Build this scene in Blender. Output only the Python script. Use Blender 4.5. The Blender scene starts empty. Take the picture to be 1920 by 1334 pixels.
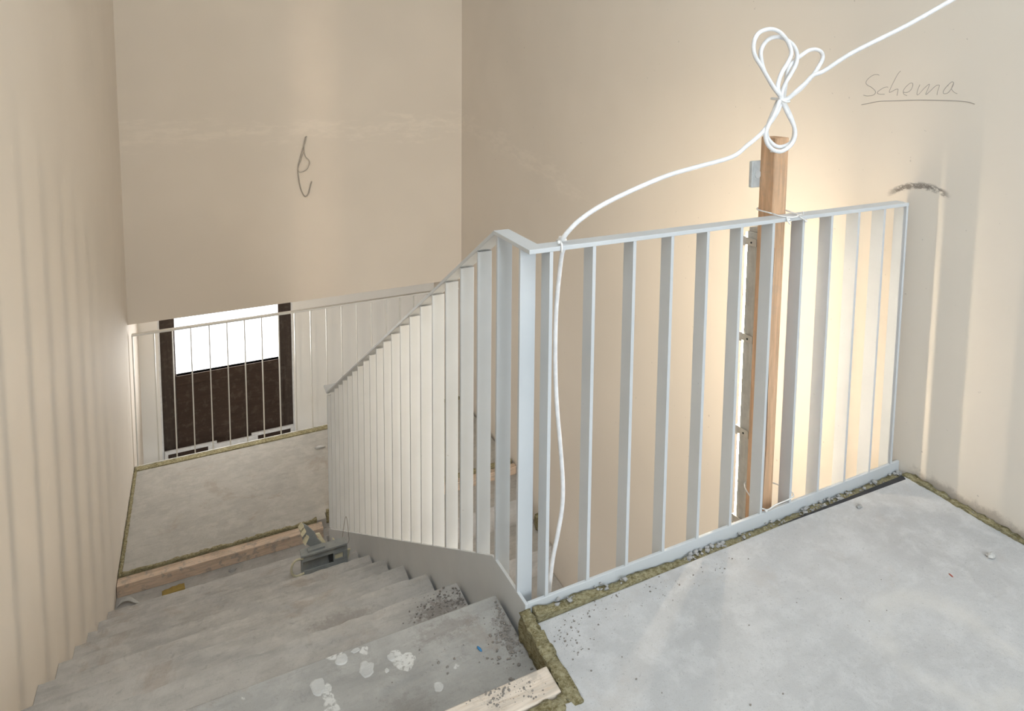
import bpy, bmesh, math, random
from mathutils import Vector, Matrix, noise
random.seed(7)
S = bpy.context.scene
COL = S.collection
R = math.radians

# ------------------------------------------------------------------ camera
cam_d = bpy.data.cameras.new('camera')
cam = bpy.data.objects.new('camera', cam_d)
COL.objects.link(cam)
rr = Vector((0.90169151, -0.43229007, 0.00881581))
uu = Vector((0.03138111, 0.0857643, 0.99582112))
ff = Vector((0.43123967, 0.8976468, -0.09089868))
m = Matrix((rr, uu, -ff)).transposed().to_4x4()
m.translation = Vector((0, 0, 1.276853))
cam.matrix_world = m
cam_d.sensor_width = 36
cam_d.lens = 1229.87 / 1920 * 36
cam_d.shift_y = -(667 - 241.89) / 1920
cam_d.clip_start = .02
S.camera = cam

# ------------------------------------------------------------------ world, light, exposure
W = bpy.data.worlds.new('overcast_sky'); S.world = W
W.use_nodes = True
bgn = W.node_tree.nodes['Background']
bgn.inputs[0].default_value = (.86, .93, 1, 1); bgn.inputs[1].default_value = 3.0
S.view_settings.view_transform = 'Standard'
S.view_settings.look = 'None'
S.view_settings.gamma = 1
S.view_settings.use_curve_mapping = False
S.view_settings.exposure = 0.16

def area(name, loc, target, sx, sy, power, col, spread=180):
    d = bpy.data.lights.new(name, 'AREA'); d.shape = 'RECTANGLE'; d.size = sx; d.size_y = sy
    d.energy = power; d.color = col; d.spread = R(spread)
    o = bpy.data.objects.new(name, d); COL.objects.link(o)
    o.location = loc
    o.rotation_euler = (Vector(target) - Vector(loc)).to_track_quat('-Z', 'Z').to_euler()
    return o
area('window_daylight', (0.95, -2.56, 1.65), (0.95, 0, .9), 1.7, 1.5, 44, (.74, .88, 1.0))
area('landing_daylight', (.1, -.7, 4.6), (1.5, .5, .3), 1.6, 2.2, 80, (.76, .89, 1.0))
area('back_wall_stripe_light', (.81, -.6, 2.75), (.81, 5.18, .62), .33, 2.5, .19, (1.0, .86, .64), 2)  # added unseen narrow beam that lays the bright stripe on the back wall
area('lower_fill_light', (1.55, 1.12, -1.35), (1.5, 3.4, -1.2), .10, 1.1, 3.5, (1.0, .78, .50))  # added unseen warm fill for the low right wall and lower flight
area('outdoor_daylight', (0.17, 6.35, -.55), (.17, 5, -.75), 1.5, 2.0, 64, (1.0, .95, .88))

# ------------------------------------------------------------------ node helpers
class NT:
    def __init__(s, name):
        s.m = bpy.data.materials.new(name); s.m.use_nodes = True
        s.t = s.m.node_tree; s.b = s.t.nodes['Principled BSDF']
        s.pos = s.t.nodes.new('ShaderNodeNewGeometry').outputs['Position']
    def link(s, a, b): s.t.links.new(a, b)
    def val(s, i, v):
        if isinstance(v, (int, float)): i.default_value = v
        elif isinstance(v, tuple): i.default_value = v if len(v) == len(i.default_value) else v + (1,)
        else: s.link(v, i)
    def math(s, op, a, b=0., c=0.):
        n = s.t.nodes.new('ShaderNodeMath'); n.operation = op
        for k, v in enumerate((a, b, c)): s.val(n.inputs[k], v)
        return n.outputs[0]
    def xyz(s):
        n = s.t.nodes.new('ShaderNodeSeparateXYZ'); s.link(s.pos, n.inputs[0]); return n.outputs
    def noise(s, scale, detail=4, rough=.55, vec=None, stretch=None, dist=0.):
        n = s.t.nodes.new('ShaderNodeTexNoise'); n.inputs['Scale'].default_value = scale
        n.inputs['Detail'].default_value = detail; n.inputs['Roughness'].default_value = rough
        n.inputs['Distortion'].default_value = dist
        v = vec or s.pos
        if stretch:
            mp = s.t.nodes.new('ShaderNodeMapping'); mp.inputs['Scale'].default_value = stretch
            s.link(v, mp.inputs[0]); v = mp.outputs[0]
        s.link(v, n.inputs['Vector']); return n.outputs['Fac']
    def ramp(s, f, stops):
        n = s.t.nodes.new('ShaderNodeValToRGB'); s.link(f, n.inputs[0])
        e = n.color_ramp.elements
        while len(e) < len(stops): e.new(.5)
        for k, (p, c) in enumerate(stops):
            e[k].position = p
            e[k].color = (c, c, c, 1) if isinstance(c, (int, float)) else c + (1,)
        return n.outputs[0]
    def mix(s, f, a, b, mode='MIX'):
        n = s.t.nodes.new('ShaderNodeMix'); n.data_type = 'RGBA'; n.blend_type = mode
        s.val(n.inputs[0], f); s.val(n.inputs[6], a); s.val(n.inputs[7], b)
        return n.outputs[2]
    def smooth(s, v, lo, hi):
        n = s.t.nodes.new('ShaderNodeMapRange'); n.interpolation_type = 'SMOOTHSTEP'
        s.val(n.inputs[0], v); n.inputs[1].default_value = lo; n.inputs[2].default_value = hi
        return n.outputs[0]
    def bump(s, h, strength=.3, dist=.003, prev=None):
        n = s.t.nodes.new('ShaderNodeBump'); n.inputs['Strength'].default_value = strength
        n.inputs['Distance'].default_value = dist; s.link(h, n.inputs['Height'])
        if prev is not None: s.link(prev, n.inputs['Normal'])
        return n.outputs[0]
    def done(s, col, rough=.8, normal=None, metal=0., spec=None):
        s.val(s.b.inputs['Base Color'], col); s.val(s.b.inputs['Roughness'], rough)
        s.b.inputs['Metallic'].default_value = metal
        if spec is not None: s.b.inputs['Specular IOR Level'].default_value = spec
        if normal is not None: s.link(normal, s.b.inputs['Normal'])
        return s.m

def plaster(name, base, band=None, kind=None):
    n = NT(name); x, y, z = n.xyz()
    big = n.noise(1.1, 3); fine = n.noise(60, 5, .6)
    c = n.mix(n.smooth(big, .3, .7), tuple(v * .97 for v in base), tuple(min(1, v * 1.03) for v in base))
    if band:   # trowelled filler seam
        zz = z if band == 'back' else n.math('ADD', z, n.math('MULTIPLY', n.math('SUBTRACT', 4.9, y), .16))
        w = n.math('MULTIPLY', n.math('SUBTRACT', n.noise(3.2, 6, .65, stretch=(.9, .9, 4)), .5), .55)
        d = n.math('ABSOLUTE', n.math('ADD', n.math('SUBTRACT', zz, .80), w))
        f = n.math('MULTIPLY', n.math('SUBTRACT', 1, n.smooth(d, .01, .11)), n.smooth(n.noise(9, 6, .7, stretch=(1, 1, 3)), .38, .62))
        if band == 'right': f = n.math('MULTIPLY', f, n.smooth(y, 2.9, 3.5))
        c = n.mix(n.math('MULTIPLY', f, .5), c, tuple(min(.92, v * 1.13) for v in base))
    if kind == 'right':  # scuff left by the handrail, dirt above the floor
        par = n.math('SUBTRACT', .928, n.math('MULTIPLY', n.math('POWER', n.math('SUBTRACT', y, 1.25), 2), 3.2))
        sc = n.noise(55, 6, .75, stretch=(1, 1, 1.6))
        d = n.math('ABSOLUTE', n.math('ADD', n.math('SUBTRACT', z, par), n.math('MULTIPLY', n.math('SUBTRACT', sc, .5), .030)))
        f = n.math('MULTIPLY', n.math('SUBTRACT', 1, n.smooth(d, .004, .014)),
                   n.math('MULTIPLY', n.smooth(y, 1.165, 1.20), n.math('SUBTRACT', 1, n.smooth(y, 1.33, 1.38))))
        f = n.math('MULTIPLY', f, n.smooth(sc, .32, .52))
        c = n.mix(n.math('MULTIPLY', f, .85), c, (.17, .14, .12))
        dz = n.math('ADD', z, n.math('MULTIPLY', n.noise(26, 6, .7), -.075))
        g = n.math('MULTIPLY', n.math('SUBTRACT', 1, n.smooth(dz, -.03, .0)), n.math('SUBTRACT', 1, n.smooth(y, 1.2, 1.27)))
        c = n.mix(n.math('MULTIPLY', g, .6), c, (.30, .25, .21))
        sp = n.smooth(n.noise(48, 3, .5), .735, .76)
        c = n.mix(n.math('MULTIPLY', sp, .4), c, (.35, .31, .28))
    if kind == 'left':   # thin patches and scratches
        f = n.smooth(n.noise(7, 6, .7, stretch=(1, 1, .7)), .62, .70)
        c = n.mix(n.math('MULTIPLY', f, .35), c, tuple(min(.92, v * 1.13) for v in base))
    if kind == 'lower':  # grime on the wall of the lower flight
        f = n.smooth(n.noise(14, 5, .7), .58, .75)
        c = n.mix(n.math('MULTIPLY', f, .25), c, (.4, .33, .27))
    nb = n.bump(fine, .10, .001, n.bump(n.noise(5, 3), .08, .003))
    return n.done(c, .85 if kind != 'left' else .72, nb, spec=.3)

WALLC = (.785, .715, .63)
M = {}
M['wall_back'] = plaster('plaster_back_shaded', (.69, .60, .495), 'back')  # same plaster as the side walls, its weaker light darkened into the colour
M['wall_right'] = plaster('plaster_right', WALLC, 'right', 'right')
M['wall_left'] = plaster('plaster_left', WALLC, None, 'left')
M['wall'] = plaster('plaster_white', (.90, .875, .83))

def concrete(name, base, dark=.5, brown=.4, speck=.5, white=False, swirl=False, mott=.45, dirt=()):
    n = NT(name); x, y, z = n.xyz()
    big = n.noise(2.3, 5, .6, dist=.4); mid = n.noise(13, 6, .7, dist=.3); fine = n.noise(110, 6, .8); grit = n.noise(420, 3, .6)
    c = n.mix(n.smooth(big, .3, .7), tuple(v * .90 for v in base), tuple(v * 1.07 for v in base))
    c = n.mix(n.math('MULTIPLY', n.smooth(mid, .42, .66), .6), c, tuple(v * 1.22 for v in base))
    blot = n.noise(34, 7, .78, dist=.6)
    c = n.mix(n.math('MULTIPLY', n.smooth(blot, .54, .68), mott), c, tuple(v * .66 for v in base))
    scr = n.noise(9, 6, .7, stretch=(1, 5, 1), dist=1.2)
    c = n.mix(n.math('MULTIPLY', n.smooth(scr, .60, .70), mott * .7), c, tuple(min(.8, v * 1.35) for v in base))
    bt = n.smooth(n.noise(4.6, 7, .72, dist=.5), .54, .66)
    c = n.mix(n.math('MULTIPLY', bt, brown), c, (base[0] * .84, base[1] * .74, base[2] * .66))
    c = n.mix(n.math('MULTIPLY', n.smooth(fine, .56, .68), dark), c, tuple(v * .55 for v in base))
    c = n.mix(n.math('MULTIPLY', n.smooth(grit, .60, .7), speck), c, tuple(v * .5 for v in base))
    for cx, cy, rx, ry, am in dirt:
        dx = n.math('DIVIDE', n.math('SUBTRACT', x, cx), rx); dy = n.math('DIVIDE', n.math('SUBTRACT', y, cy), ry)
        d = n.math('SQRT', n.math('ADD', n.math('MULTIPLY', dx, dx), n.math('MULTIPLY', dy, dy)))
        f = n.math('ADD', n.math('SUBTRACT', 1.0, d), n.math('MULTIPLY', n.math('SUBTRACT', n.noise(60, 7, .8), .5), 2.6))
        c = n.mix(n.math('MULTIPLY', n.smooth(f, .25, .75), am * .8), c, (.205, .175, .155))
    if white:
        sp = n.math('MULTIPLY', n.smooth(n.noise(11, 3, .5), .655, .675), n.smooth(n.noise(90, 4), .35, .5))
        c = n.mix(n.math('MULTIPLY', sp, .7), c, (.74, .73, .70))
    if swirl:
        def arc(cx, cy, r0, w, a):
            dx = n.math('SUBTRACT', x, cx); dy = n.math('SUBTRACT', y, cy)
            d = n.math('SQRT', n.math('ADD', n.math('MULTIPLY', dx, dx), n.math('MULTIPLY', dy, dy)))
            d = n.math('ABSOLUTE', n.math('SUBTRACT', n.math('ADD', d, n.math('MULTIPLY', n.math('SUBTRACT', n.noise(9, 5), .5), .05)), r0))
            return n.math('MULTIPLY', n.math('SUBTRACT', 1, n.smooth(d, 0., w)), a)
        g = n.math('MULTIPLY', arc(1.47, .80, .13, .05, .5), n.smooth(n.noise(6, 3), .42, .58))
        c = n.mix(g, c, (.66, .635, .60))
        g2 = n.math('MULTIPLY', n.smooth(n.noise(3.1, 6, .62, dist=.9), .60, .72), .3)
        c = n.mix(g2, c, (.56, .555, .56))
    stx = n.noise(22, 6, .7, stretch=(.22, 1, 1))
    c = n.mix(n.math('MULTIPLY', n.smooth(stx, .50, .68), mott), c, tuple(v * .74 for v in base))
    c = n.mix(n.math('MULTIPLY', n.smooth(stx, .52, .36), mott * .6), c, tuple(v * 1.22 for v in base))
    nb = n.bump(fine, .45, .002, n.bump(blot, .3, .004, n.bump(grit, .4, .001)))
    return n.done(c, .93, nb, spec=.25)
M['screed'] = concrete('cement_screed', (.53, .525, .525), .55, .2, .6, swirl=True, mott=.16)
M['screed_low'] = concrete('cement_screed_dusty', (.43, .405, .365), .4, .5, .4, mott=.3)
M['raw'] = concrete('raw_concrete', (.365, .352, .330), .42, .5, .35, white=True, dirt=[(.625, 1.29, .045, .10, .8), (.50, 1.37, .13, .045, .6), (.36, 1.22, .10, .06, .4)])
M['step'] = concrete('raw_concrete_step', (.455, .435, .41), .45, .55, .35, mott=.55, dirt=[(.57, 1.62, .13, .07, .9), (.35, 1.90, .16, .06, .5)])

def paint(name, base, rough=.42):
    n = NT(name)
    c = n.mix(n.smooth(n.noise(6, 4), .3, .7), tuple(v * .97 for v in base), tuple(v * 1.03 for v in base))
    sp = n.smooth(n.noise(85, 2, .5), .76, .78)
    c = n.mix(n.math('MULTIPLY', sp, .5), c, (.3, .29, .27))
    return n.done(c, rough, n.bump(n.noise(220, 2), .05, .0005))
M['rail'] = paint('grey_primer_paint', (.605, .625, .64))
M['rail_low'] = paint('pale_primer_paint', (.66, .63, .57))

def wool_mat():
    n = NT('mineral_wool')
    a = n.noise(70, 6, .75, stretch=(1, 1, 3)); b = n.noise(260, 4, .7, stretch=(.5, 1, 2))
    c = n.mix(n.smooth(a, .35, .65), (.20, .165, .075), (.45, .40, .25))
    c = n.mix(n.math('MULTIPLY', n.smooth(b, .5, .7), .6), c, (.57, .53, .38))
    return n.done(c, .98, n.bump(b, .8, .004, n.bump(a, .8, .006)), spec=.1)
M['wool'] = wool_mat()

def wood(name, base, axis='x', dirt=.5, scale=1.):
    n = NT(name)
    st = {'x': (1.2, 14, 14), 'y': (14, 1.2, 14), 'z': (14, 14, .9)}[axis]
    g = n.noise(5 * scale, 6, .65, stretch=st, dist=.8); g2 = n.noise(16 * scale, 4, .6, stretch=st)
    c = n.mix(n.smooth(g, .3, .7), tuple(v * .80 for v in base), tuple(min(1, v * 1.12) for v in base))
    c = n.mix(n.math('MULTIPLY', n.smooth(g2, .5, .7), .35), c, (base[0] * .75, base[1] * .6, base[2] * .45))
    d = n.smooth(n.noise(17, 7, .75), .50, .62)
    c = n.mix(n.math('MULTIPLY', d, dirt), c, (.33, .29, .25))
    return n.done(c, .75, n.bump(g2, .25, .002), spec=.3)
M['plank'] = wood('pine_plank_dusty', (.64, .49, .37), 'x', .75)
M['plank_near'] = wood('pine_plank_pale', (.72, .62, .52), 'x', .42)
M['post'] = wood('larch_post', (.72, .46, .285), 'z', .15)
M['door'] = wood('dark_stained_door_wood', (.055, .034, .024), 'x', .1)
M['door_frame'] = wood('dark_stained_frame_wood', (.062, .045, .036), 'z', .1)

def flat(name, col, rough=.5, metal=0., emit=None, strength=0.):
    n = NT(name)
    c = n.mix(n.smooth(n.noise(40, 4), .35, .65), tuple(v * .93 for v in col), tuple(min(1, v * 1.05) for v in col))
    n.done(c, rough, metal=metal)
    if emit:
        n.b.inputs['Emission Color'].default_value = emit + (1,); n.b.inputs['Emission Strength'].default_value = strength
    return n.m
M['cable'] = flat('white_pvc_cable', (.86, .86, .87), .35)
M['wire'] = flat('grey_wire', (.40, .35, .29), .6)
M['thinwire'] = flat('thin_dark_wire', (.22, .20, .17), .5)
M['tie'] = flat('white_nylon_tie', (.84, .83, .81), .4)
M['housing'] = flat('luminaire_housing_grey', (.56, .54, .50), .5)
M['clip'] = flat('stainless_clip', (.60, .56, .50), .45, .2)
M['tube'] = flat('luminaire_diffuser', (.95, .93, .9), .4, 0, (1.0, .83, .61), 72)
M['box'] = flat('grey_socket_plastic', (.58, .60, .60), .5)
M['boxd'] = flat('grey_socket_plastic_dark', (.52, .54, .54), .5)
M['white'] = flat('white_painted_trim', (.78, .78, .78), .5)
M['pencil'] = flat('pencil_graphite', (.36, .32, .29), .9)
M['plastic'] = flat('blue_grey_plastic', (.30, .31, .30), .6)
M['plasticd'] = flat('dark_slot_plastic', (.03, .03, .03), .8)
M['cream'] = flat('cream_foam', (.66, .60, .42), .8)
M['chip'] = concrete('white_plaster_chip', (.54, .53, .51), .35, .3, .2)
M['blue'] = flat('blue_plastic_scrap', (.04, .20, .42), .5)
M['red'] = flat('red_plastic_scrap', (.42, .10, .07), .5)
M['crumb'] = flat('mortar_crumbs', (.36, .35, .34), .95)
M['crumbd'] = flat('dark_dirt_crumbs', (.17, .15, .14), .95)
M['crumb2'] = concrete('brown_grey_crumbs', (.25, .225, .20), .5, .5, .5)
M['dark'] = flat('black_gap_shade', (.035, .035, .038), .9)
def glass():
    n = NT('door_glass'); t = n.t; out = t.nodes['Material Output']
    a = t.nodes.new('ShaderNodeBsdfTransparent'); g = t.nodes.new('ShaderNodeBsdfGlossy'); g.inputs['Roughness'].default_value = .02
    mx = t.nodes.new('ShaderNodeMixShader'); mx.inputs[0].default_value = .06
    n.link(a.outputs[0], mx.inputs[1]); n.link(g.outputs[0], mx.inputs[2]); n.link(mx.outputs[0], out.inputs[0])
    return n.m
M['glass'] = glass()

# ------------------------------------------------------------------ mesh helpers
def new(): return bmesh.new()
def box(bm, x0, x1, y0, y1, z0, z1):
    vs = [bm.verts.new((x, y, z)) for x in (x0, x1) for y in (y0, y1) for z in (z0, z1)]
    for f in ((0, 1, 3, 2), (4, 6, 7, 5), (0, 4, 5, 1), (2, 3, 7, 6), (0, 2, 6, 4), (1, 5, 7, 3)):
        bm.faces.new([vs[i] for i in f])
def prism(bm, poly, ax, a, b):
    """poly: 2D points in the other two axes (in xyz order); extruded along ax from a to b"""
    def P(p, t):
        return {'x': (t, p[0], p[1]), 'y': (p[0], t, p[1]), 'z': (p[0], p[1], t)}[ax]
    A = [bm.verts.new(P(p, a)) for p in poly]; B = [bm.verts.new(P(p, b)) for p in poly]
    n = len(poly)
    bm.faces.new(A[::-1]); bm.faces.new(B)
    for i in range(n):
        j = (i + 1) % n; bm.faces.new((A[i], A[j], B[j], B[i]))
def catmull(pts, k=5):
    P = [Vector(p) for p in pts]; P = [2 * P[0] - P[1]] + P + [2 * P[-1] - P[-2]]; out = []
    for i in range(1, len(P) - 2):
        a, b, c, d = P[i - 1:i + 3]
        for j in range(k):
            t = j / k
            out.append(.5 * ((2 * b) + (c - a) * t + (2 * a - 5 * b + 4 * c - d) * t * t + (3 * b - a - 3 * c + d) * t ** 3))
    out.append(P[-2]); return out
def tube(bm, pts, r, n=8, k=5):
    P = catmull(pts, k) if k else [Vector(p) for p in pts]
    rings = []; up = Vector((.3, .5, .81)).normalized()
    for i, p in enumerate(P):
        t = (P[min(i + 1, len(P) - 1)] - P[max(i - 1, 0)])
        t = t.normalized() if t.length > 1e-9 else Vector((0, 0, 1))
        up = (up - t * up.dot(t)); up = up.normalized() if up.length > 1e-6 else t.orthogonal().normalized()
        s = t.cross(up)
        rings.append([bm.verts.new(p + (up * math.cos(2 * math.pi * q / n) + s * math.sin(2 * math.pi * q / n)) * r) for q in range(n)])
    for a, b in zip(rings, rings[1:]):
        for q in range(n): bm.faces.new((a[q], a[(q + 1) % n], b[(q + 1) % n], b[q]))
    bm.faces.new(rings[0][::-1]); bm.faces.new(rings[-1])
def blob(bm, c, r, sq=(1, 1, 1), jit=.3, sub=1):
    ret = bmesh.ops.create_icosphere(bm, subdivisions=sub, radius=r)
    for v in ret['verts']:
        f = 1 + random.uniform(-jit, jit)
        v.co = Vector((v.co.x * sq[0] * f, v.co.y * sq[1] * f, v.co.z * sq[2] * f)) + Vector(c)
def obj(name, bm, mat, parent=None, origin=None, smooth=False, bevel=0., **props):
    """Links the bmesh (world coordinates) as one object; children are placed relative to their parent."""
    bmesh.ops.recalc_face_normals(bm, faces=bm.faces)
    me = bpy.data.meshes.new(name)
    if origin is None:
        if parent is not None: origin = WORLD[parent.name]
        else:
            xs = [v.co for v in bm.verts]
            origin = Vector((sum(v.x for v in xs) / len(xs), sum(v.y for v in xs) / len(xs), min(v.z for v in xs)))
    origin = Vector(origin)
    bmesh.ops.translate(bm, verts=bm.verts, vec=-origin)
    bm.to_mesh(me); bm.free()
    if smooth:
        for p in me.polygons: p.use_smooth = True
    me.materials.append(mat)
    o = bpy.data.objects.new(name, me); COL.objects.link(o)
    if parent is not None:
        o.parent = parent; o.location = origin - WORLD[parent.name]
    else: o.location = origin
    WORLD[o.name] = origin
    if bevel:
        b = o.modifiers.new('bevel', 'BEVEL'); b.width = bevel; b.segments = 2; b.limit_method = 'ANGLE'
    for k, v in props.items(): o[k] = v
    return o
WORLD = {}
def empty(name, loc, **props):
    o = bpy.data.objects.new(name, None); COL.objects.link(o); o.location = loc; o.empty_display_size = .1
    WORLD[o.name] = Vector(loc)
    for k, v in props.items(): o[k] = v
    return o
def again(o, d, parent):
    c = o.copy(); COL.objects.link(c); c.parent = parent
    c.location = o.location + Vector(d); WORLD[c.name] = WORLD[o.name] + Vector(d)
    return c
def fuzz(bm, x0, x1, y0, y1, z0, z1, axis='x', step=.008, amp=.003, seed=0, top=None):
    """rough strip of fibre: a rectangular section run along axis, every vertex pushed by noise"""
    L0, L1 = (x0, x1) if axis == 'x' else (y0, y1)
    A0, A1 = (y0, y1) if axis == 'x' else (x0, x1)
    n = max(2, int((L1 - L0) / step)); ring = []
    na, nz = max(2, int((A1 - A0) / .008)), max(2, int((z1 - z0) / .010))
    sec = [(A0 + (A1 - A0) * i / na, z0) for i in range(na)] + [(A1, z0 + (z1 - z0) * i / nz) for i in range(nz)] + \
          [(A1 - (A1 - A0) * i / na, z1) for i in range(na)] + [(A0, z1 - (z1 - z0) * i / nz) for i in range(nz)]
    for i in range(n + 1):
        l = L0 + (L1 - L0) * i / n; r = []
        for a, z in sec:
            p = Vector((l, a, z)) if axis == 'x' else Vector((a, l, z))
            q = noise.noise_vector(p * 60 + Vector((seed, 0, 0))) * amp + noise.noise_vector(p * 190) * amp * .6
            s = noise.noise(Vector((l * 14, seed, 3.))) * amp * 1.6
            if z > (z0 + z1) / 2: q.z += s + (top(l) if top else 0)
            if i in (0, n):
                if axis == 'x': q.x *= .3
                else: q.y *= .3
            r.append(bm.verts.new(p + q))
        ring.append(r)
    m_ = len(sec)
    for a, b in zip(ring, ring[1:]):
        for k in range(m_): bm.faces.new((a[k], a[(k + 1) % m_], b[(k + 1) % m_], b[k]))
    bm.faces.new(ring[0][::-1]); bm.faces.new(ring[-1])

XL, XB, XA = -.4902, 2.0136, .6561
Y0, YC, YE, YW, YF = 1.2705, 1.462, 3.9587, 5.1783, 5.907
RUN, RISE, YN, ZT = .28107, .1785, 1.4147, -.055
ZM, ZR = -1.5932, ZT - 9 * .1785            # top of the lower screed, raw slab under it

# ------------------------------------------------------------------ the setting
bm = new(); box(bm, XL - .15, XL, -2.6, 6.1, -3.6, 5.0); obj('wall_left', bm, M['wall_left'], kind='structure')
bm = new(); box(bm, XB, XB + .15, -2.6, 6.1, -3.6, 5.0); wall_right = obj('wall_right', bm, M['wall_right'], kind='structure')
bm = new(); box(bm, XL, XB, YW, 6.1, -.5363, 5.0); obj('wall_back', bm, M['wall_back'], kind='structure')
bm = new()  # wall behind the camera with a window opening
box(bm, XL, .1, -2.6, -2.45, -.3, 5.0); box(bm, 1.8, XB, -2.6, -2.45, -.3, 5.0)
box(bm, .1, 1.8, -2.6, -2.45, -.3, .9); box(bm, .1, 1.8, -2.6, -2.45, 2.4, 5.0)
obj('wall_front', bm, M['wall'], kind='structure')
bm = new(); box(bm, XL - .15, XB + .15, -2.6, 6.1, 5.0, 5.15); obj('ceiling', bm, M['wall'], kind='structure')
# entrance wall under the back wall, with the door opening
DX0, DX1, DZ0 = -.352, .700, -2.03
bm = new()
box(bm, XL, DX0, YF, 6.1, -3.6, -.54); box(bm, DX1, XB, YF, 6.1, -3.6, -.54); box(bm, DX0, DX1, YF, 6.1, -3.6, DZ0)
obj('wall_entrance', bm, M['wall'], kind='structure')
bm = new(); box(bm, XL, XB, YW + .07, YF, DZ0 - .1, DZ0 - .04); obj('floor_entrance', bm, M['wall'], kind='structure')
bm = new(); box(bm, XL, XB, -1, YW, -3.55, -3.4); obj('floor_below', bm, M['screed_low'], kind='structure')

# upper landing: raw slab and the screed poured on it
SX, SY = .670, 1.240      # screed edges next to the stair and next to the railing
fl = empty('floor', (1.2, .2, ZT), kind='structure')
bm = new(); prism(bm, [(XL, -2.45), (XB, -2.45), (XB, Y0 - .002), (XA - .011, Y0 - .002), (XA - .011, YN), (XL, YN)], 'z', -.30, ZT)
obj('concrete_slab', bm, M['raw'], fl, bevel=.004)
bm = new()
prism(bm, [(XL + .02, -2.44), (XB - .022, -2.44), (XB - .022, SY), (SX, SY), (SX, 1.045), (XL + .02, 1.045)], 'z', ZT, 0)
obj('screed', bm, M['screed'], fl, bevel=.004)
# landing half a storey down
fm = empty('floor', (.7, 4.5, ZR), kind='structure')
bm = new(); prism(bm, [(XL, YN + 8 * RUN), (XA - .011, YN + 8 * RUN), (XA - .011, 3.99), (.98, 3.99), (.98, 3.80), (XB, 3.80), (XB, YW - .002), (XL, YW - .002)], 'z', ZR - .25, ZR)
obj('concrete_slab', bm, M['step'], fm, bevel=.004)
bm = new(); prism(bm, [(XL + .02, 4.064), (.66, 4.064), (.66, 4.12), (XB - .022, 4.12), (XB - .022, 5.122), (XL + .02, 5.122)], 'z', ZR, ZM)
obj('screed', bm, M['screed_low'], fm, bevel=.003)

# ------------------------------------------------------------------ stair flights
def step_mesh(x0, x1, ya, yb, zt, zb, seed, flip=False):
    """one step: rough cast block whose nose edge is chipped"""
    bm = new(); nx, ny = 90, 8; g = []
    for i in range(nx + 1):
        row = []
        for j in range(ny + 1):
            x = x0 + (x1 - x0) * i / nx; y = ya + (yb - ya) * j / ny
            z = zt + noise.noise(Vector((x * 9, y * 9, seed))) * .0018
            nose = (j == ny and not flip) or (j == 0 and flip)
            if nose:
                q = noise.noise(Vector((x * 30, seed * 3.1, 0)))
                y += (-1 if not flip else 1) * (.0015 + max(0, q) * .006); z -= .002 + max(0, q) * .004
            row.append(bm.verts.new((x, y, z)))
        g.append(row)
    for i in range(nx):
        for j in range(ny): bm.faces.new((g[i][j], g[i + 1][j], g[i + 1][j + 1], g[i][j + 1]))
    # sides
    c = [(x0, ya), (x1, ya), (x1, yb), (x0, yb)]
    def down(edge):
        b = [bm.verts.new((v.co.x, v.co.y, zb)) for v in edge]
        for i in range(len(edge) - 1): bm.faces.new((edge[i], edge[i + 1], b[i + 1], b[i]))
    down([g[i][ny] for i in range(nx + 1)]); down([g[i][0] for i in range(nx + 1)])
    down(g[0]); down(g[nx])
    return bm
st = empty('stair_flight', (.08, 2.5, ZR), label='raw concrete stair flight running down between left wall and steel stringer', category='stairs')
for k in range(1, 9):
    z = ZT - k * RISE
    obj('step', step_mesh(XL + .001, XA - .011, YN + (k - 1) * RUN + .0005, YN + k * RUN, z, z - .33, k * 7.3), M['step'], st)
sl = empty('stair_flight', (1.5, 2.6, ZR - 9 * RISE), label='lower concrete stair flight glimpsed between balusters beside right wall', category='stairs')
for k in range(1, 8):
    z = ZR - k * RISE
    obj('step', step_mesh(.98, XB - .004, 3.80 - k * RUN, 3.80 - (k - 1) * RUN - .0005, z, z - .3, 50 + k * 5.1, True), M['step'], sl)

# ------------------------------------------------------------------ main stair railing (one welded thing)
TP = .008                                   # plate thickness
SLOPE = (-1.594 - .0125) / (YE - YC)
HT = .8755                                  # top of handrail
rail = empty('stair_railing', (XA, Y0, -.05), label='grey painted steel railing of flat bars round the upper stair edge', category='railing')
def ztop(y): return .0255 + (.0125 - .0255) * (y - Y0) / (YC - Y0) if y < YC else .0125 + SLOPE * (y - YC)
bm = new(); prism(bm, [(Y0, .0255), (YC, .0125), (YE, -1.594), (YE, -1.96), (YC, -.34), (Y0, -.30)], 'x', XA, XA + TP)
obj('stringer_plate', bm, M['rail'], rail, bevel=.001)
bm = new(); box(bm, XA + TP, XB - .003, Y0, Y0 + TP, -.28, .0255)
obj('edge_plate', bm, M['rail'], rail, bevel=.001)
HW, HH = .0415, .0105
SH = (-.702 - HT) / (YE - 1.466)
bm = new()   # handrail: level run, mitred return, raked run, short level return at the foot
prism(bm, [(XA, Y0), (1.976, Y0), (1.976, Y0 + HW), (XA + HW, Y0 + HW), (XA + HW, 1.466), (XA, 1.466)], 'z', HT - HH, HT)
prism(bm, [(1.4665, HT), (YE, -.702), (YE, -.702 - HH * 1.2), (1.4665, HT - HH * 1.2)], 'x', XA, XA + HW)
prism(bm, [(XA, YE), (XA + HW, YE), (XA + HW, 4.012), (.95, 4.012), (.95, 4.05), (XA, 4.05)], 'z', -.702 - HH, -.702)
obj('handrail', bm, M['rail'], rail, bevel=.0012)
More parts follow.
